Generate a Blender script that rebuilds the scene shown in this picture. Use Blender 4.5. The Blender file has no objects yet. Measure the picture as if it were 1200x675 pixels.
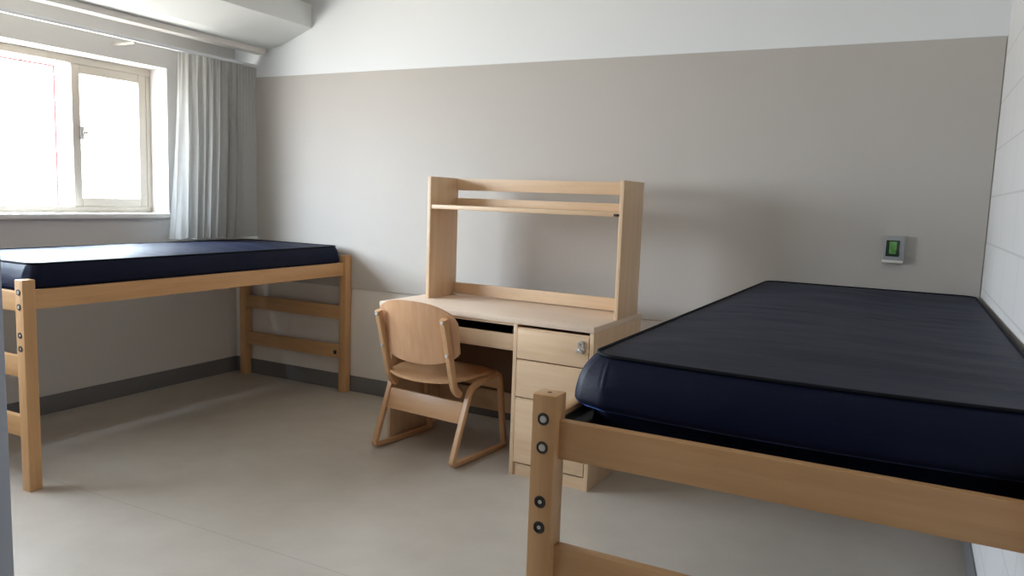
import bpy, bmesh, math, random
from mathutils import Vector, Matrix, noise
random.seed(4)
S = bpy.context.scene
COL = S.collection

# ---------------------------------------------------------------- camera
def make_camera():
    f, yaw, pitch, roll = 895.89, math.radians(27.3451), math.radians(6.6909), math.radians(2.0265)
    F = Vector((-math.sin(yaw)*math.cos(pitch), math.cos(yaw)*math.cos(pitch), -math.sin(pitch)))
    R = Vector((math.cos(yaw), math.sin(yaw), 0)); U = R.cross(F)
    R2 = math.cos(roll)*R + math.sin(roll)*U
    U2 = -math.sin(roll)*R + math.cos(roll)*U
    cd = bpy.data.cameras.new('camera'); cam = bpy.data.objects.new('camera', cd); COL.objects.link(cam)
    m = Matrix((R2, U2, -F)).transposed().to_4x4(); m.translation = Vector((4.2987, -3.9665, 1.3205))
    cam.matrix_world = m
    cd.sensor_width = 36; cd.lens = f/1200*36; cd.clip_start = .02
    S.camera = cam
make_camera()

# ---------------------------------------------------------------- daylight and exposure
W = bpy.data.worlds.new('sky'); S.world = W; W.use_nodes = True
nt = W.node_tree; nt.nodes.clear()
tc = nt.nodes.new('ShaderNodeTexCoord'); sx = nt.nodes.new('ShaderNodeSeparateXYZ')
rp = nt.nodes.new('ShaderNodeValToRGB'); mr = nt.nodes.new('ShaderNodeMapRange')
bg = nt.nodes.new('ShaderNodeBackground'); wo = nt.nodes.new('ShaderNodeOutputWorld')
nt.links.new(tc.outputs['Generated'], sx.inputs[0]); nt.links.new(sx.outputs['Z'], mr.inputs['Value'])
mr.inputs['From Min'].default_value = -.25; mr.inputs['From Max'].default_value = .45
nt.links.new(mr.outputs[0], rp.inputs[0]); nt.links.new(rp.outputs[0], bg.inputs[0]); nt.links.new(bg.outputs[0], wo.inputs[0])
e = rp.color_ramp.elements
e[0].position = 0; e[0].color = (.44, .425, .39, 1)
e[1].position = 1; e[1].color = (.72, .86, 1.0, 1)
k = e.new(.36); k.color = (.50, .54, .58, 1)
bg.inputs['Strength'].default_value = 41.0

WY0, WY1, WZ0, WZ1 = -3.45, -.56, 1.14, 2.065       # window opening
pl = bpy.data.lights.new('window_portal', 'AREA'); pl.shape = 'RECTANGLE'; pl.size = WY1-WY0; pl.size_y = WZ1-WZ0
pl.cycles.is_portal = True
po = bpy.data.objects.new('window_portal', pl); COL.objects.link(po)
po.location = (-.26, (WY0+WY1)/2, (WZ0+WZ1)/2)
po.matrix_world = Matrix(((0, 0, -1, -.26), (1, 0, 0, (WY0+WY1)/2), (0, -1, 0, (WZ0+WZ1)/2), (0, 0, 0, 1)))

# fill light added to brighten the room, overhead and out of frame
ll = bpy.data.lights.new('fill_light', 'AREA'); ll.shape = 'RECTANGLE'; ll.size = 1.2; ll.size_y = .35; ll.energy = 3; ll.color = (1, .97, .93)
lo = bpy.data.objects.new('fill_light', ll); COL.objects.link(lo); lo.location = (2.7, -3.6, 2.70)
S.view_settings.view_transform = 'Standard'; S.view_settings.look = 'None'
S.view_settings.gamma = 1; S.view_settings.use_curve_mapping = False
S.view_settings.exposure = 0.0
S.cycles.use_denoising = True
S.cycles.max_bounces = 14; S.cycles.diffuse_bounces = 8; S.cycles.transparent_max_bounces = 8

# ---------------------------------------------------------------- materials
def mat(name, col, rough=.5, spec=.5, metal=0, var=None, scale=5, stretch=(1, 1, 1), bump=0, bscale=None, bstretch=None, detail=4, **kw):
    m = bpy.data.materials.new(name); m.use_nodes = True
    n = m.node_tree.nodes; l = m.node_tree.links; b = n['Principled BSDF']
    b.inputs['Base Color'].default_value = (*col, 1); b.inputs['Roughness'].default_value = rough
    b.inputs['Specular IOR Level'].default_value = spec; b.inputs['Metallic'].default_value = metal
    for a, v in kw.items(): b.inputs[a.replace('_', ' ')].default_value = v
    t = n.new('ShaderNodeTexCoord')
    if var:
        mp = n.new('ShaderNodeMapping'); mp.inputs['Scale'].default_value = stretch
        no = n.new('ShaderNodeTexNoise'); no.inputs['Scale'].default_value = scale; no.inputs['Detail'].default_value = detail
        no.inputs['Roughness'].default_value = .6
        r = n.new('ShaderNodeValToRGB'); r.color_ramp.elements[0].position = .3; r.color_ramp.elements[1].position = .7
        r.color_ramp.elements[0].color = (*var, 1); r.color_ramp.elements[1].color = (*col, 1)
        l.new(t.outputs['Object'], mp.inputs[0]); l.new(mp.outputs[0], no.inputs['Vector'])
        l.new(no.outputs['Fac'], r.inputs[0]); l.new(r.outputs[0], b.inputs['Base Color'])
    if bump:
        mp2 = n.new('ShaderNodeMapping'); mp2.inputs['Scale'].default_value = bstretch or (1, 1, 1)
        n2 = n.new('ShaderNodeTexNoise'); n2.inputs['Scale'].default_value = bscale or 40; n2.inputs['Detail'].default_value = 4
        bp = n.new('ShaderNodeBump'); bp.inputs['Strength'].default_value = bump; bp.inputs['Distance'].default_value = .01
        l.new(t.outputs['Object'], mp2.inputs[0]); l.new(mp2.outputs[0], n2.inputs['Vector'])
        l.new(n2.outputs['Fac'], bp.inputs['Height']); l.new(bp.outputs[0], b.inputs['Normal'])
    return m

def wood(name, axis, a, b, rough=.42, spec=.4):
    st = {'x': (.9, 14, 14), 'y': (14, .9, 14), 'z': (14, 14, .9)}[axis]
    return mat(name, a, rough, spec, var=b, scale=2.4, stretch=st, detail=6, bump=.04, bscale=12, bstretch=st)

BED_A, BED_B = (.61, .365, .18), (.51, .285, .13)
bed_wood = {k: wood('bed_maple_'+k, k, BED_A, BED_B) for k in 'xyz'}
DK_A, DK_B = (.74, .545, .365), (.66, .46, .285)
desk_wood = {k: wood('desk_maple_'+k, k, DK_A, DK_B) for k in 'xyz'}
desk_laminate = wood('desk_laminate', 'x', (.78, .63, .50), (.73, .575, .445), .45, .4)
chair_wood = {k: wood('chair_beech_'+k, k, (.61, .37, .20), (.53, .295, .145), .35, .5) for k in 'xyz'}
ply = wood('chair_ply', 'z', (.63, .375, .215), (.55, .30, .16), .33, .5)
white_paint = mat('white_paint', (.84, .865, .885), .6, .3, bump=.03, bscale=90)
lower_paint = mat('lower_paint', (.78, .74, .70), .6, .3, bump=.03, bscale=90)
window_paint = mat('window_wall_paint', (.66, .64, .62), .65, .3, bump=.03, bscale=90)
panel_vinyl = mat('panel_vinyl', (.54, .51, .475), .6, .3, var=(.525, .495, .46), scale=2, bump=.06, bscale=160, bstretch=(1, 1, .35))
ceil_paint = mat('ceiling_paint', (.75, .75, .72), .8, .2)
soffit_paint = mat('soffit_paint', (.74, .76, .75), .5, .35)
base_vinyl = mat('baseboard_vinyl', (.17, .17, .175), .45, .4)
frame_paint = mat('window_frame_paint', (.50, .46, .40), .5, .4)
sill_paint = mat('sill_paint', (.74, .71, .67), .4, .5)
track_metal = mat('track_metal', (.70, .72, .76), .35, .5)
red_seal = mat('red_seal', (.62, .20, .22), .6, .3)
steel = mat('steel', (.62, .60, .58), .28, .5, 1)
bolt_steel = mat('bolt_steel', (.62, .60, .57), .35, .6, .35)
dark_steel = mat('dark_steel', (.05, .045, .04), .45, .5, .6)
black_plastic = mat('black_plastic', (.012, .013, .015), .5, .4)
nylon = mat('navy_nylon', (.005, .0065, .021), .52, .12, var=(.004, .0055, .017), scale=3, bump=.45, bscale=4, bstretch=(1, 2, 1), Sheen_Weight=.015, Sheen_Roughness=.4, Sheen_Tint=(.45, .6, 1, 1))
nylon2 = mat('navy_nylon_side', (.004, .0065, .024), .5, .12, bump=.25, bscale=9, bstretch=(1, 1, 3), Sheen_Weight=.6, Sheen_Roughness=.22, Sheen_Tint=(.2, .36, 1, 1))
piping_mat = mat('piping_vinyl', (.004, .005, .008), .7, .15)
grey_metal = mat('door_frame_paint', (.42, .45, .52), .45, .4)
door_brown = wood('door_brown', 'z', (.16, .085, .045), (.11, .055, .03))
device_grey = mat('device_grey', (.36, .37, .38), .4, .4)
device_dark = mat('device_dark', (.03, .05, .035), .15, .6)
device_green = mat('device_green', (.20, .48, .17), .3, .6, var=(.08, .25, .03), scale=60)
slat_wood = wood('slat_wood', 'x', (.08, .06, .045), (.05, .04, .03))

entry_paint = mat('entry_wall_paint', (.34, .31, .28), .6, .3)
kneehole_shade = mat('kneehole_shade', (.20, .13, .085), .6, .3)  # modesty panel colour darkened to stand in for the kneehole's shade
floor_mat = mat('floor_linoleum', (.50, .45, .39), .38, .45, var=(.44, .39, .335), scale=4.5, detail=9, bump=.02, bscale=30)
# faint weld seams in the sheet flooring
def seams():
    n = floor_mat.node_tree.nodes; l = floor_mat.node_tree.links; b = n['Principled BSDF']
    src = b.inputs['Base Color'].links[0].from_socket
    t = n.new('ShaderNodeTexCoord'); s = n.new('ShaderNodeSeparateXYZ'); l.new(t.outputs['Object'], s.inputs[0])
    a = n.new('ShaderNodeMath'); a.operation = 'ADD'; a.inputs[1].default_value = 1.98+1.83*4; l.new(s.outputs['Y'], a.inputs[0])
    m = n.new('ShaderNodeMath'); m.operation = 'MODULO'; m.inputs[1].default_value = 1.83; l.new(a.outputs[0], m.inputs[0])
    c = n.new('ShaderNodeMath'); c.operation = 'LESS_THAN'; c.inputs[1].default_value = .006; l.new(m.outputs[0], c.inputs[0])
    f = n.new('ShaderNodeMath'); f.operation = 'MULTIPLY'; f.inputs[1].default_value = .25; l.new(c.outputs[0], f.inputs[0])
    x = n.new('ShaderNodeMixRGB'); x.inputs[2].default_value = (.16, .15, .13, 1); l.new(f.outputs[0], x.inputs[0]); l.new(src, x.inputs[1])
    l.new(x.outputs[0], b.inputs['Base Color'])
seams()

def block_material():
    m = bpy.data.materials.new('painted_block'); m.use_nodes = True
    n = m.node_tree.nodes; l = m.node_tree.links; b = n['Principled BSDF']
    b.inputs['Base Color'].default_value = (.69, .68, .67, 1); b.inputs['Roughness'].default_value = .5
    t = n.new('ShaderNodeTexCoord'); mp = n.new('ShaderNodeMapping')
    mp.inputs['Rotation'].default_value = (0, 0, 0)
    s = n.new('ShaderNodeSeparateXYZ'); c = n.new('ShaderNodeCombineXYZ')
    l.new(t.outputs['Object'], s.inputs[0]); l.new(s.outputs['Y'], c.inputs['X']); l.new(s.outputs['Z'], c.inputs['Y'])
    br = n.new('ShaderNodeTexBrick'); br.inputs['Scale'].default_value = 1
    br.inputs['Brick Width'].default_value = .4; br.inputs['Row Height'].default_value = .2; br.inputs['Mortar Size'].default_value = .004
    br.inputs['Color1'].default_value = (.69, .68, .67, 1); br.inputs['Color2'].default_value = (.69, .68, .67, 1); br.inputs['Mortar'].default_value = (.57, .56, .55, 1)
    l.new(c.outputs[0], br.inputs['Vector']); l.new(br.outputs['Color'], b.inputs['Base Color'])
    bp = n.new('ShaderNodeBump'); bp.inputs['Strength'].default_value = .3; bp.inputs['Distance'].default_value = .004; bp.invert = True
    l.new(br.outputs['Fac'], bp.inputs['Height']); l.new(bp.outputs[0], b.inputs['Normal'])
    return m
block = block_material()

def glass_material():
    m = bpy.data.materials.new('window_glass'); m.use_nodes = True
    n = m.node_tree.nodes; l = m.node_tree.links; n.remove(n['Principled BSDF'])
    t = n.new('ShaderNodeBsdfTransparent'); g = n.new('ShaderNodeBsdfGlossy'); g.inputs['Roughness'].default_value = .02
    mx = n.new('ShaderNodeMixShader'); mx.inputs[0].default_value = .06
    l.new(t.outputs[0], mx.inputs[1]); l.new(g.outputs[0], mx.inputs[2]); l.new(mx.outputs[0], n['Material Output'].inputs[0])
    return m
glass = glass_material()

def fabric_material():
    m = mat('curtain_fabric', (.62, .62, .61), .9, .1, var=(.58, .58, .57), scale=60, stretch=(1, 1, .3), bump=.1, bscale=350)
    n = m.node_tree.nodes; l = m.node_tree.links; b = n['Principled BSDF']
    t = n.new('ShaderNodeBsdfTranslucent'); t.inputs[0].default_value = (.6, .59, .56, 1)
    mx = n.new('ShaderNodeMixShader'); mx.inputs[0].default_value = .12
    l.new(b.outputs[0], mx.inputs[1]); l.new(t.outputs[0], mx.inputs[2]); l.new(mx.outputs[0], n['Material Output'].inputs[0])
    return m
curtain_mat = fabric_material()

# ---------------------------------------------------------------- mesh helpers
def bx(bm, x0, x1, y0, y1, z0, z1, bev=0, seg=2):
    r = bmesh.ops.create_cube(bm, size=1)
    vs = r['verts']
    for v in vs:
        v.co = Vector(((x0+x1)/2+v.co.x*(x1-x0), (y0+y1)/2+v.co.y*(y1-y0), (z0+z1)/2+v.co.z*(z1-z0)))
    if bev:
        es = list({e for v in vs for e in v.link_edges})
        bmesh.ops.bevel(bm, geom=es, offset=bev, segments=seg, profile=.6, affect='EDGES')

def box(x0, x1, y0, y1, z0, z1, bev=0, seg=2):
    bm = bmesh.new(); bx(bm, x0, x1, y0, y1, z0, z1, bev, seg); return bm

def cyl(bm, p, q, r, n=20, r2=None):
    p = Vector(p); q = Vector(q); d = q-p
    rr = bmesh.ops.create_cone(bm, cap_ends=True, segments=n, radius1=r, radius2=r if r2 is None else r2, depth=d.length)
    M = Matrix.Translation((p+q)/2) @ d.to_track_quat('Z', 'Y').to_matrix().to_4x4()
    for v in rr['verts']: v.co = M @ v.co

def obj(name, bm, m, parent=None, smooth=True, **props):
    bmesh.ops.recalc_face_normals(bm, faces=bm.faces)
    me = bpy.data.meshes.new(name); bm.to_mesh(me); bm.free(); me.materials.append(m)
    o = bpy.data.objects.new(name, me); COL.objects.link(o)
    if smooth:
        for p in me.polygons: p.use_smooth = True
        try: me.set_sharp_from_angle(angle=math.radians(35))
        except Exception: pass
    if parent: o.parent = parent
    for a, v in props.items(): o[a] = v
    return o

def thing(name, label, cat, loc=(0, 0, 0), rz=0, **props):
    o = bpy.data.objects.new(name, None); COL.objects.link(o); o.location = loc; o.rotation_euler = (0, 0, rz)
    o.empty_display_size = .2
    if label: o['label'] = label
    if cat: o['category'] = cat
    for a, v in props.items(): o[a] = v
    return o

def sweep(bm, pts, w, h, closed=False, xoff=0, bev=.004):
    """a strip of rectangular section swept along (y, z) points in a plane x = xoff; w across x, h in the plane"""
    n = len(pts); rings = []
    for i, (y, z) in enumerate(pts):
        a = pts[(i-1) % n] if (closed or i > 0) else pts[i]
        b = pts[(i+1) % n] if (closed or i < n-1) else pts[i]
        t1 = Vector((y-a[0], z-a[1])); t2 = Vector((b[0]-y, b[1]-z))
        if t1.length < 1e-9: t1 = t2
        if t2.length < 1e-9: t2 = t1
        t1.normalize(); t2.normalize(); t = (t1+t2).normalized(); nn = Vector((-t.y, t.x))
        k = 1/max(.5, t.dot(t1)); hh = h/2*k
        sec = [(-w/2+bev, -1), (w/2-bev, -1), (w/2, -1+bev*2/h), (w/2, 1-bev*2/h), (w/2-bev, 1), (-w/2+bev, 1), (-w/2, 1-bev*2/h), (-w/2, -1+bev*2/h)]
        rings.append([bm.verts.new((xoff+sx_, y+nn.x*hh*sn, z+nn.y*hh*sn)) for sx_, sn in sec])
    m = n if closed else n-1
    for i in range(m):
        A, B = rings[i], rings[(i+1) % n]
        for j in range(8): bm.faces.new((A[j], A[(j+1) % 8], B[(j+1) % 8], B[j]))
    if not closed:
        bm.faces.new(rings[0][::-1]); bm.faces.new(rings[-1])

def rounded(pts, r, seg=5, closed=True):
    """round the corners of a polyline"""
    out = []; n = len(pts)
    for i, p in enumerate(pts):
        if not closed and i in (0, n-1): out.append(p); continue
        p = Vector(p[:2]); a = Vector(pts[i-1][:2]); b = Vector(pts[(i+1) % n][:2])
        rr = r[i] if isinstance(r, (list, tuple)) else r
        u = (a-p).normalized(); v = (b-p).normalized(); s = p+u*rr; e_ = p+v*rr
        for j in range(seg+1):
            t = j/seg; q = s*(1-t)**2 + p*2*t*(1-t) + e_*t*t; out.append((q.x, q.y))
    return out

def tube(bm, pts, r, n=8, closed=True):
    rings = []; N = len(pts); pts = [Vector(p) for p in pts]
    for i, p in enumerate(pts):
        d = (pts[(i+1) % N]-pts[i-1]).normalized() if closed else (pts[min(i+1, N-1)]-pts[max(i-1, 0)]).normalized()
        s = d.cross(Vector((0, 0, 1)))
        s = s.normalized() if s.length > 1e-4 else Vector((1, 0, 0))
        u = s.cross(d)
        rings.append([bm.verts.new(p+(s*math.cos(2*math.pi*j/n)+u*math.sin(2*math.pi*j/n))*r) for j in range(n)])
    for i in range(N if closed else N-1):
        A, B = rings[i], rings[(i+1) % N]
        for j in range(n): bm.faces.new((A[j], A[(j+1) % n], B[(j+1) % n], B[j]))

# ---------------------------------------------------------------- the room
RX, RY, RZ = 4.596, -4.9, 2.75
ST = dict(kind='structure')
obj('floor', box(-.05, RX+.05, RY-.05, .05, -.1, 0), floor_mat, None, False, **ST)
obj('ceiling', box(-.3, RX+.1, RY-.1, .1, RZ, RZ+.1), ceil_paint, None, False, **ST)
HL = .695; HU = 2.085
bm = box(-.3, RX+.1, 0, .1, -.1, RZ); obj('wall_back', bm, lower_paint, None, False, **ST)
bm = bmesh.new()
bx(bm, -.3, 0, RY, WY0, -.1, RZ); bx(bm, -.3, 0, WY1, .0, -.1, RZ)
bx(bm, -.3, 0, WY0, WY1, -.1, WZ0); bx(bm, -.3, 0, WY0, WY1, WZ1, RZ)
obj('wall_left', bm, window_paint, None, False, **ST)
obj('wall_right', box(RX, RX+.1, RY, 0, -.1, RZ), block, None, False, **ST)
obj('wall_front', box(-.3, RX+.1, RY-.1, RY, -.1, RZ), entry_paint, None, False, **ST)
# upper white paint coat and vinyl tack panel on the back wall
obj('trim_1', box(.0, RX, -.004, 0, HU, RZ), white_paint, None, False, label='white painted upper part of the back wall above the beige panel', **ST)
obj('trim_2', box(.0, RX-.003, -.010, 0, HL, HU, .003), panel_vinyl, None, False, label='wide beige vinyl wall panel between desk height and the white upper wall', **ST)
obj('baseboard_back', box(0, RX, -.008, 0, 0, .107, .003), base_vinyl, None, **ST)
obj('baseboard_left', box(0, .008, RY, -.008, 0, .107, .003), base_vinyl, None, **ST)
obj('baseboard_right', box(RX-.008, RX, RY, -.008, 0, .107, .003), base_vinyl, None, **ST)

# boxed soffit over the window wall
def prism(bm, prof, y0, y1):
    a = [bm.verts.new((x, y0, z)) for x, z in prof]; b = [bm.verts.new((x, y1, z)) for x, z in prof]
    n = len(prof); bm.faces.new(a); bm.faces.new(b[::-1])
    for i in range(n): bm.faces.new((a[i], b[i], b[(i+1) % n], a[(i+1) % n]))
sof = thing('trim_3', 'long white boxed soffit under the ceiling above the window', None, (0, 0, 0), **ST)
bm = bmesh.new(); prism(bm, [(.30, 2.265), (.44, 2.285), (.705, 2.382), (.705, 2.53), (.0, 2.53), (.0, 2.32), (.30, 2.32)], RY, -.005)
obj('soffit_box', bm, soffit_paint, sof, False)
bm = bmesh.new(); bx(bm, .245, .325, RY, -.03, 2.228, 2.268, .010); obj('soffit_lip', bm, sill_paint, sof)
# ---- window
win = thing('window_1', 'wide sliding window with beige frame above the left bed', None, (-.2, 0, 0), **ST)
def wbox(y0, y1, z0, z1, x0=-.03, x1=.03, bev=.004): return box(x0, x1, y0, y1, z0, z1, bev)
bm = bmesh.new()
bx(bm, -.04, .04, WY0, WY1, WZ1-.045, WZ1, .004); bx(bm, -.04, .04, WY0, WY1, WZ0, WZ0+.04, .004)
bx(bm, -.04, .04, WY0, WY0+.03, WZ0+.04, WZ1-.045, .004); bx(bm, -.04, .04, WY1-.03, WY1, WZ0+.04, WZ1-.045, .004)
obj('window_frame', bm, frame_paint, win)
def sash(y0, y1, x, w=.045, hand=None):
    bm = bmesh.new(); z0, z1 = WZ0+.04, WZ1-.045
    bx(bm, x-.02, x+.02, y0, y0+w, z0, z1, .004); bx(bm, x-.02, x+.02, y1-w, y1, z0, z1, .004)
    bx(bm, x-.02, x+.02, y0+w, y1-w, z0, z0+w, .004); bx(bm, x-.02, x+.02, y0+w, y1-w, z1-w, z1, .004)
    o = obj('sash', bm, frame_paint, win)
    obj('pane', box(x-.003, x+.003, y0+w-.004, y1-w+.004, z0+w-.004, z1-w+.004), glass, o, False)
    return o
s1 = sash(-1.085, WY1-.03, .015, .052)
bm = bmesh.new(); bx(bm, .035, .05, -1.045, -1.02, 1.58, 1.66, .004); bx(bm, .05, .062, -1.037, -1.000, 1.612, 1.628, .004)
obj('latch', bm, steel, s1)
# wide fixed light to the left with a thin red weather seal
bm = bmesh.new(); z0, z1 = WZ0+.04, WZ1-.045
obj('pane', box(-.018, -.012, -2.35, -1.085, z0, z1), glass, win, False)
obj('pane', box(-.018, -.012, WY0+.03, -2.41, z0, z1), glass, win, False)
obj('mullion', box(-.03, .03, -2.41, -2.35, z0, z1, .004), frame_paint, win)
bm = bmesh.new(); bx(bm, -.04, -.022, -1.157, -1.146, z0, z1-.02); bx(bm, -.04, -.022, -2.35, -1.155, z1-.03, z1-.02)
obj('weather_seal', bm, red_seal, win)
obj('window_sill', box(.04, .222, WY0-.005, WY1+.005, WZ0-.028, WZ0+.004, .008), sill_paint, win)
# ---- doorway edge on the camera's left
obj('wall_partition', box(3.20, 3.32, RY, -4.27, 0, RZ), entry_paint, None, False, **ST)
dr = thing('door_1', 'brown door leaf with a grey metal edge at the left border, close to the viewer', None, (3.275, -3.416, 0), **ST)
obj('door_leaf', box(-.018, .018, -.85, -.026, .008, 2.04, .002), door_brown, dr)
obj('door_edge', box(-.02, .02, -.026, 0, .006, 2.045, .003), grey_metal, dr)
obj('hinge', box(-.026, -.018, -.853, -.80, .25, .35, .002), steel, dr)

# ---------------------------------------------------------------- beds
PS = .055
def post(x0, y0, ht):
    bm = bmesh.new(); bx(bm, x0, x0+PS, y0, y0+PS, 0, ht, .004); return bm
def bolt(parent, x, y, z, dr, bright=True):
    """bolt in a countersunk hole, dr = direction of the face normal along y"""
    bm = bmesh.new(); n = 24
    for ra, rb, ya, yb in ((.0125, .0105, .0, .0012),):
        pass
    tube(bm, [(x+.0115*math.cos(a*math.pi/12), y+dr*.0006, z+.0115*math.sin(a*math.pi/12)) for a in range(24)], .0022, 8)
    cyl(bm, (x, y-dr*.001, z), (x, y+dr*.0008, z), .0112, 24)
    c = obj('bolt_cup', bm, dark_steel, parent)
    bm = bmesh.new(); cyl(bm, (x, y, z), (x, y+dr*.003, z), .0082, 20, .0072)
    if bright: obj('bolt', bm, bolt_steel, c)
    else:
        bm.free(); bm = bmesh.new(); cyl(bm, (x, y, z), (x, y+dr*.0015, z), .0045, 12); obj('bolt', bm, bolt_steel, c)

def make_bed(label, x0, x1, y0, y1, near_top=.912, rz_=(.782, .865)):
    """loft-style bed frame: y0 = end nearer the camera, y1 = end at the back wall"""
    t = thing('bed_frame', label, 'bed frame', (x0, y0, 0))
    w = x1-x0; L = y1-y0
    for px_ in (0, w-PS):
        for py_ in (0, L-PS):
            p = obj('post', post(px_, py_, near_top), bed_wood['z'], t)
            near = py_ == 0; fy = 0 if near else L; d = -1 if near else 1
            for z, br in ((.86, True), (.798, True), (.678, False), (.621, False)): bolt(p, px_+PS/2, fy, z, d, br)
            bm = bmesh.new(); cyl(bm, (px_+PS/2, py_+PS/2, near_top-.001), (px_+PS/2, py_+PS/2, near_top+.0008), .005, 16); obj('peg_hole', bm, dark_steel, p)
    for yy in (.022, L-.022-.026):
        for (a, b) in ((.772, .855), (.487, .578), (.225, .315)):
            o = obj('crossrail', box(PS-.002, w-PS+.002, yy, yy+.026, a, b, .003), bed_wood['x'], t)
    # square hole with bolt on the far low crossrail
    for xx in (w-PS-.03,):
        bm = bmesh.new(); bx(bm, xx-.018, xx+.008, L-.0495, L-.0475, .25, .276, .001); obj('bolt_pocket', bm, dark_steel, t)
    for xx in (.018, w-.018-.028):
        obj('side_rail', box(xx, xx+.028, PS-.002, L-PS+.002, rz_[0], rz_[1], .003), bed_wood['y'], t)
    # support deck: slats across, resting between the side rails
    n = 11
    for i in range(n):
        yy = .10+(L-.2-.07)*i/(n-1)
        obj('slat', box(.052, w-.052, yy, yy+.07, .798, .811, .002), slat_wood, t)
    bm = bmesh.new()      # dark angle-iron frame that carries the slats
    for xx, d in ((.0465, 1), (w-.0465, -1)):
        bx(bm, min(xx, xx+d*.004), max(xx, xx+d*.004), PS, L-PS, .785, .855); bx(bm, min(xx+d*.004, xx+d*.034), max(xx+d*.004, xx+d*.034), PS, L-PS, .793, .797)
    for yy, d in ((.0495, 1), (L-.0495, -1)):
        bx(bm, .056, w-.056, min(yy, yy+d*.004), max(yy, yy+d*.004), .785, .846); bx(bm, .056, w-.056, min(yy+d*.004, yy+d*.034), max(yy+d*.004, yy+d*.034), .793, .797)
    obj('spring_frame', bm, dark_steel, t, False)
    return t

make_bed('light maple bed frame along the window wall in the far left corner', .105, 1.062, -2.115, -.014)
make_bed('light maple bed frame in the right foreground with silver bolts in its post', 3.617, 4.575, -2.536, -.02)

def make_mattress(label, x0, x1, y0, y1, z0, z1, bulge=.02, crown=.012, seed=0, ztilt=0.0, bow=0.0, r=.045):
    t = thing('mattress', label, 'mattress', ((x0+x1)/2, (y0+y1)/2, z0))
    hx, hy, h = (x1-x0)/2, (y1-y0)/2, z1-z0
    def outline(n=34, m=60, inset=0):
        a, b = hx-inset, hy-inset; pts = []
        segs = [((a-r, -b), (a, -b+r), (a-r, -b+r), -90), ((a, b-r), (a-r, b), (a-r, b-r), 0), ((-a+r, b), (-a, b-r), (-a+r, b-r), 90), ((-a, -b+r), (-a+r, -b), (-a+r, -b+r), 180)]
        counts = [m, n, m, n]
        for k_, (s, e_, c, a0) in enumerate(segs):
            for j in range(24):
                q = math.radians(a0+90*j/24); pts.append((c[0]+r*math.cos(q), c[1]+r*math.sin(q)))
            nx = segs[(k_+1) % 4][0]
            for j in range(counts[k_]):
                f = j/counts[k_]; pts.append((e_[0]+(nx[0]-e_[0])*f, e_[1]+(nx[1]-e_[1])*f))
        return [(x, y-bow*max(0, 1-(x/hx)**2) if y < -hy*.9 else y) for x, y in pts]
    base = outline(); N = len(base)
    def top(x, y, f):      # soft crown with shallow dents and puckers
        u, v = min(1, abs(x)/hx), min(1, abs(y)/hy)
        c = crown*(1-u**3)*(1-v**6)
        nn = noise.noise(Vector((x*2.2, y*1.3, seed)))*.012 + noise.noise(Vector((x*2.5+y*2, y*9, seed+5)))*.005 + noise.noise(Vector((x*5+y*4, y*22-x*3, seed+8)))*.002
        tl = ztilt*(-y/hy)
        return c+nn*min(1, (1-f)*6)+tl
    bm = bmesh.new(); rings = []
    L = 25
    for k_ in range(L):
        w_ = k_/(L-1)
        off = 0 if w_ >= 1 else bulge*((1-((w_-.38)/.62)**2)**.8 if w_ > .38 else (.12+.88*math.sqrt(1-((.38-w_)/.12)**2) if w_ > .26 else .12))
        ring = []
        for i, (x, y) in enumerate(base):
            l_ = math.hypot(x/hx, y/hy)
            nx_, ny_ = x/hx, y/hy; mm = max(abs(nx_), abs(ny_))
            nv = Vector((nx_ if abs(nx_) > .93*mm else 0, ny_ if abs(ny_) > .93*mm else 0)).normalized()
            wr = noise.noise(Vector((x*9, y*9, w_*1.5+seed)))*.004*(1-abs(2*w_-1))
            cd_ = math.hypot(hx-abs(x), hy-abs(y)); ang = math.atan2(abs(y)-hy+r, abs(x)-hx+r)
            wr += .0013*math.sin((x-y)*330)*max(0, 1-cd_/.16)*max(0, math.sin(math.pi*min(1, max(0, (w_-.55)/.45))))
            ring.append(bm.verts.new((min(x+nv.x*(off+wr), RX-.003-(x0+x1)/2), min(y+nv.y*(off+wr), -.014-(y0+y1)/2), w_*h+(ztilt*(-y/hy))*w_)))
        rings.append(ring)
    for A, B in zip(rings, rings[1:]):
        for i in range(N): bm.faces.new((A[i], A[(i+1) % N], B[(i+1) % N], B[i]))
    bm.faces.new(rings[0][::-1])
    side = obj('mattress_side', bm, nylon2, t)
    bm = bmesh.new(); K = 30; rings = []
    for k_ in range(K):
        f = 1-k_/K*.985
        f2 = f
        rings.append([bm.verts.new((x*f2, y*f2, h+top(x*f2, y*f2, f))) for x, y in base])
    for A, B in zip(rings, rings[1:]):
        for i in range(N): bm.faces.new((A[i], A[(i+1) % N], B[(i+1) % N], B[i]))
    bm.faces.new(rings[-1])
    obj('mattress_top', bm, nylon, t)
    bm = bmesh.new(); tube(bm, [(x*1.002, y*1.002, h+(ztilt*(-y/hy))+.001) for x, y in base], .0045)
    obj('piping', bm, piping_mat, t)
    bm = bmesh.new(); tube(bm, [(x*1.002, y*1.002, .005) for x, y in base], .0055)
    obj('piping', bm, piping_mat, t)
    return t
make_mattress('dark navy mattress under the window, on the far left bed frame', .200, 1.005, -2.035, -.08, .823, .970, .028, .016, 3, r=.05)
make_mattress('dark navy mattress in the right foreground, on the bolted bed frame', 3.690, 4.572, -2.392, -.045, .823, .970, .055, .008, 9, ztilt=.012, bow=.03, r=.06)

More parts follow.
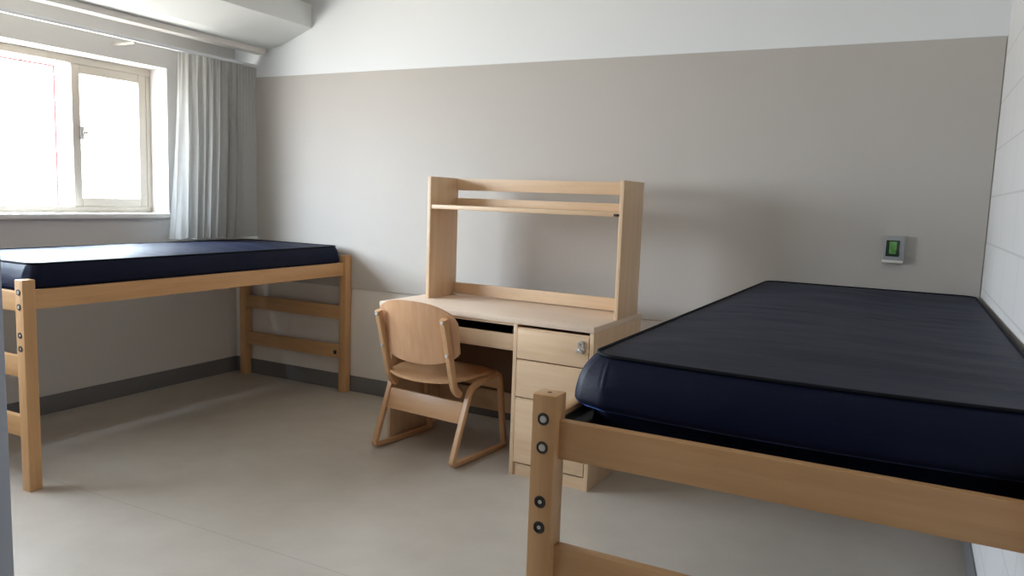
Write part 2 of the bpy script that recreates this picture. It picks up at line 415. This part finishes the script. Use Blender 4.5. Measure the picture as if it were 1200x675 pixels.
# ---------------------------------------------------------------- desk with hutch
DL = thing('desk', 'light maple desk with drawers and open shelf hutch against the back wall', 'desk', (1.9877, -.170, 0), -.04)
w, D, T = 1.124, .60, .762; B = .02
obj('desktop', box(-.098, w, -D, 0, T-.028, T, .003), desk_laminate, DL)
obj('side_panel', box(-.098, -.098+B, -D+.08, -.03, 0, T-.028, .001), desk_wood['z'], DL, label='left end panel')
obj('side_panel', box(w-B, w, -D+.004, -.005, 0, T-.028, .001), desk_wood['z'], DL)
obj('side_panel', box(.712, .732, -D+.004, -.01, 0, T-.028, .001), desk_wood['z'], DL)
obj('back_rail', box(-.098+B, .712, -.06, -.042, .12, .235, .001), desk_wood['x'], DL)
obj('modesty_panel', box(-.098+B, .712, -.040, -.030, .16, T-.028), kneehole_shade, DL)
obj('back_panel', box(.732, w-B, -.03, -.015, .0, T-.028), desk_wood['x'], DL)
obj('plinth', box(.732, w-B, -D+.012, -D+.03, 0, .058), desk_wood['x'], DL)
def drawer(z0, z1, lock=False):
    bm = box(.7345, w-B-.0025, -D+.002, -D+.022, z0, z1, .002)
    bx(bm, .745, w-B-.012, -D+.022, -.05, z0+.02, z1-.03)
    d = obj('drawer', bm, desk_wood['x'], DL)
    bm = box(.7345, w-B-.0025, -D+.006, -D+.020, z1+.0005, z1+.008); obj('finger_groove', bm, desk_wood['x'], d)
    if lock:
        bm = bmesh.new(); bx(bm, 1.050, 1.084, -D-.004, -D+.003, .644, .694, .003)
        cyl(bm, (1.067, -D-.014, .679), (1.067, -D, .679), .016, 24)
        bx(bm, 1.044, 1.082, -D-.024, -D-.003, .642, .654, .003)
        lk = obj('lock', bm, steel, d)
        bm = bmesh.new(); bx(bm, 1.0655, 1.0685, -D-.0148, -D-.0135, .673, .685); obj('keyhole', bm, dark_steel, lk)
    return d
drawer(.572, .712, True); drawer(.388, .558); drawer(.066, .374)
# pencil tray under the left of the top
tr = obj('pencil_drawer', box(-.076, .710, -D+.006, -D+.028, .612, .680, .003), desk_wood['x'], DL)
bm = bmesh.new(); bx(bm, -.070, .704, -D+.028, -.12, .616, .630); bx(bm, -.070, -.058, -D+.028, -.12, .630, .70); bx(bm, .692, .704, -D+.028, -.12, .630, .70); bx(bm, -.058, .692, -.132, -.12, .63, .72)
obj('tray', bm, black_plastic, tr)
obj('apron', box(-.076, .710, -D+.012, -D+.026, .722, T-.028), desk_wood['x'], DL)
obj('drawer_runner', box(-.076, .710, -D+.012, -.12, .602, .6115), desk_wood['x'], DL)
# hutch
HG, HD, HT = .064, .264, 1.4215
hu = obj('hutch_side', box(0, .02, -HG-HD, -HG, T, HT, .002), desk_wood['z'], DL)
obj('hutch_side', box(w-.02, w, -HG-HD, -HG, T, HT, .002), desk_wood['z'], DL)
obj('hutch_rail', box(.02, w-.02, -HG-.02, -HG, 1.355, HT-.002, .002), desk_wood['x'], DL)
sh = obj('hutch_shelf', box(.0205, w-.0205, -HG-HD+.004, -HG-.022, 1.250, 1.272, .004), desk_wood['x'], DL)
obj('shelf_back_stop', box(.0205, w-.0205, -HG-.022, -HG-.004, 1.250, 1.312, .002), desk_wood['x'], DL)
obj('shelf_peg', box(w-.045, w-.0205, -HG-HD-.004, -HG-HD+.004, 1.252, 1.264, .002), dark_steel, DL)
obj('hutch_rail', box(.02, w-.02, -HG-.02, -HG, T+.006, .832, .002), desk_wood['x'], DL)
bm = bmesh.new(); cyl(bm, (.034, -HG-.034, T), (.034, -HG-.034, T+.016), .008, 16); obj('hutch_fastener', bm, steel, DL)
bm = bmesh.new(); cyl(bm, (.712, -D-.0, 0), (.712, -D, .012), .012, 16)
bm.free()

# ---------------------------------------------------------------- chair
CH = thing('desk_chair', 'bent plywood desk chair with sled base pulled up to the desk', 'chair', (2.166, -.875, 0), math.radians(-5.5))
loop = [(-.004, .022), (.138, .382), (.390, .420), (.455, .013), (.20, .013)]
rl = rounded(loop, [.018, .055, .055, .02, .09], 6)
for s in (-1, 1):
    bm = bmesh.new(); sweep(bm, rl, .030, .024, True, s*.252); obj('side_frame', bm, chair_wood['z'], CH)
    bm = bmesh.new()
    sweep(bm, rounded([(-.035, .738), (.0125, .56), (.062, .375), (.105, .345)], .035, 5, False), .034, .034, False, s*.208, .006)
    up = obj('back_upright', bm, chair_wood['z'], CH)
    for (y, z) in ((-.049, .722), (-.005, .555)):
        bm = bmesh.new(); cyl(bm, (s*.208, y-.004, z), (s*.208, y+.006, z), .0085, 20, .0085); obj('bolt', bm, bolt_steel, up)
# curved back shell: superelliptic outline, wraps forward at both sides
def shell(name, half, mid_z, top, bottom, y_of, th, m, parent, nu=40, nv=28):
    bm = bmesh.new(); F_, K_ = [], []
    for j in range(nv+1):
        v = j/nv; rf, rk = [], []
        for i in range(nu+1):
            u = -1+2*i/nu; x = half(v)*u
            zt, zb = top(u), bottom(u); z = zb+(zt-zb)*v
            y = y_of(x, z)
            rf.append(bm.verts.new((x, y+th/2, z))); rk.append(bm.verts.new((x, y-th/2, z)))
        F_.append(rf); K_.append(rk)
    for j in range(nv):
        for i in range(nu):
            bm.faces.new((F_[j][i], F_[j][i+1], F_[j+1][i+1], F_[j+1][i])); bm.faces.new((K_[j][i], K_[j+1][i], K_[j+1][i+1], K_[j][i+1]))
    for i in range(nu):
        bm.faces.new((F_[0][i], K_[0][i], K_[0][i+1], F_[0][i+1])); bm.faces.new((F_[nv][i], F_[nv][i+1], K_[nv][i+1], K_[nv][i]))
    for j in range(nv):
        bm.faces.new((F_[j][0], F_[j+1][0], K_[j+1][0], K_[j][0])); bm.faces.new((F_[j][nu], K_[j][nu], K_[j+1][nu], F_[j+1][nu]))
    return obj(name, bm, m, parent)
def toparc(u): return .715+.092*max(0, 1-abs(u)**2.6)**.62
def botarc(u): return .565-.075*max(0, 1-abs(u)**2.4)**.7
def back_y(x, z): return -.052+.70*x*x+(.745-z)*.17+.022
shell('backrest', lambda v: .250, .64, toparc, botarc, back_y, .012, ply, CH)
# seat: rounded square, dished, waterfall front
def seat():
    bm = bmesh.new(); nu, nv = 30, 30; A, Bt = [], []
    y0, y1 = .0, .472
    for j in range(nv+1):
        v = -1+2*j/nv; ra, rb = [], []
        for i in range(nu+1):
            u = -1+2*i/nu
            # square to squircle
            k_ = (1-.10*u*u*v*v)
            hw = .238+.008*v
            x = hw*u*k_; y = (y0+y1)/2+(y1-y0)/2*v*(1-.12*u*u)*k_
            z = .402+.024*(v*.5+.5)+.012*(u*u)*(1-max(0, v)) - .026*max(0, v-.55)**1.6*3 + .010*max(0, -v-.5)
            ra.append(bm.verts.new((x, y, z+.007))); rb.append(bm.verts.new((x, y, z-.007)))
        A.append(ra); Bt.append(rb)
    for j in range(nv):
        for i in range(nu):
            bm.faces.new((A[j][i], A[j][i+1], A[j+1][i+1], A[j+1][i])); bm.faces.new((Bt[j][i], Bt[j+1][i], Bt[j+1][i+1], Bt[j][i+1]))
    for i in range(nu):
        bm.faces.new((A[0][i], Bt[0][i], Bt[0][i+1], A[0][i+1])); bm.faces.new((A[nv][i], A[nv][i+1], Bt[nv][i+1], Bt[nv][i]))
        bm.faces.new((A[i][0], A[i+1][0], Bt[i+1][0], Bt[i][0])); bm.faces.new((A[i][nu], Bt[i][nu], Bt[i+1][nu], A[i+1][nu]))
    return bm
obj('seat', seat(), chair_wood['x'], CH)
def tilted_board(x0, x1, z0, z1, ya, yb, th):
    bm = bmesh.new(); bx(bm, x0, x1, -th/2, th/2, z0, z1, .003)
    for v in bm.verts: v.co.y += ya+(yb-ya)*(v.co.z-z0)/(z1-z0)
    return bm
obj('rear_stretcher', tilted_board(-.238, .238, .208, .308, .078, .112, .020), chair_wood['x'], CH)
obj('front_stretcher', tilted_board(-.238, .238, .325, .400, .404, .396, .020), chair_wood['x'], CH)

# ---------------------------------------------------------------- curtain and track
tk = thing('curtain_track', 'thin white curtain track along the top of the window wall', 'curtain track', (0.21, 0, 0))
obj('rail', box(-.014, .014, RY+.4, -.012, 2.148, 2.168, .004), track_metal, tk)
for y in (-4.2, -3.1, -2.0, -.93):
    obj('bracket', box(-.209, -.012, y-.007, y+.007, 2.138, 2.150, .002), frame_paint, tk)
def curtain():
    bm = bmesh.new(); n, m = 260, 44; rows = []
    for j in range(m+1):
        v = j/m; z = 2.147-(2.147-.992)*v
        y_r = -.004; y_l = -.640-.055*v**1.3
        row = []
        for i in range(n+1):
            u = i/n                                    # 0 = at the back wall, 1 = towards the window
            y = y_r+(y_l-y_r)*u
            flat = max(0, min(1, (u-.20)/.12))*max(0, min(1, (1.0-u)/.10)) 
            ph = u*math.pi*10.5+.5*math.sin(u*11)+.35*math.sin(v*2.2+u*5)
            amp = (.009+.030*min(1, v*2.2))*flat*(.75+.4*math.sin(u*15+2))
            f = 2*abs(math.sin(ph))**.65-1.2
            x = .208+amp*f+.010*math.sin(u*6+v*1.5)*v
            y += .012*math.sin(2*ph)*flat*min(1, v*2)
            x += .004*math.sin(u*2*math.pi*24)*(1-v)**3
            x -= .05*max(0, (u-.93)/.07)*v**2       # the hem of the outer edge swings back to the wall
            row.append(bm.verts.new((x, y, z-.006*flat*math.cos(ph)*(v > .98))))
        rows.append(row)
    for A, B_ in zip(rows, rows[1:]):
        for i in range(n): bm.faces.new((A[i], A[i+1], B_[i+1], B_[i]))
    bmesh.ops.solidify(bm, geom=bm.faces[:], thickness=.002)
    return bm
cu = obj('curtain', curtain(), curtain_mat, None, True, label='grey pleated curtain gathered at the right side of the window', category='curtain')

# ---------------------------------------------------------------- wall thermostat
TH = thing('thermostat', 'small grey wall thermostat with a green screen above the right mattress', 'thermostat', (4.236, -.010, 1.150))
bm = bmesh.new(); bx(bm, -.044, .044, -.030, 0, -.062, .062, .005)
obj('housing', bm, device_grey, TH)
obj('base_lip', box(-.046, .040, -.036, -.004, -.064, -.052, .003), sill_paint, TH)
sc = obj('screen_bezel', box(-.034, .022, -.0325, -.029, -.034, .040, .002), device_dark, TH)
obj('screen', box(-.020, .010, -.0335, -.031, -.022, .034, .001), device_green, sc, label='green lit screen')
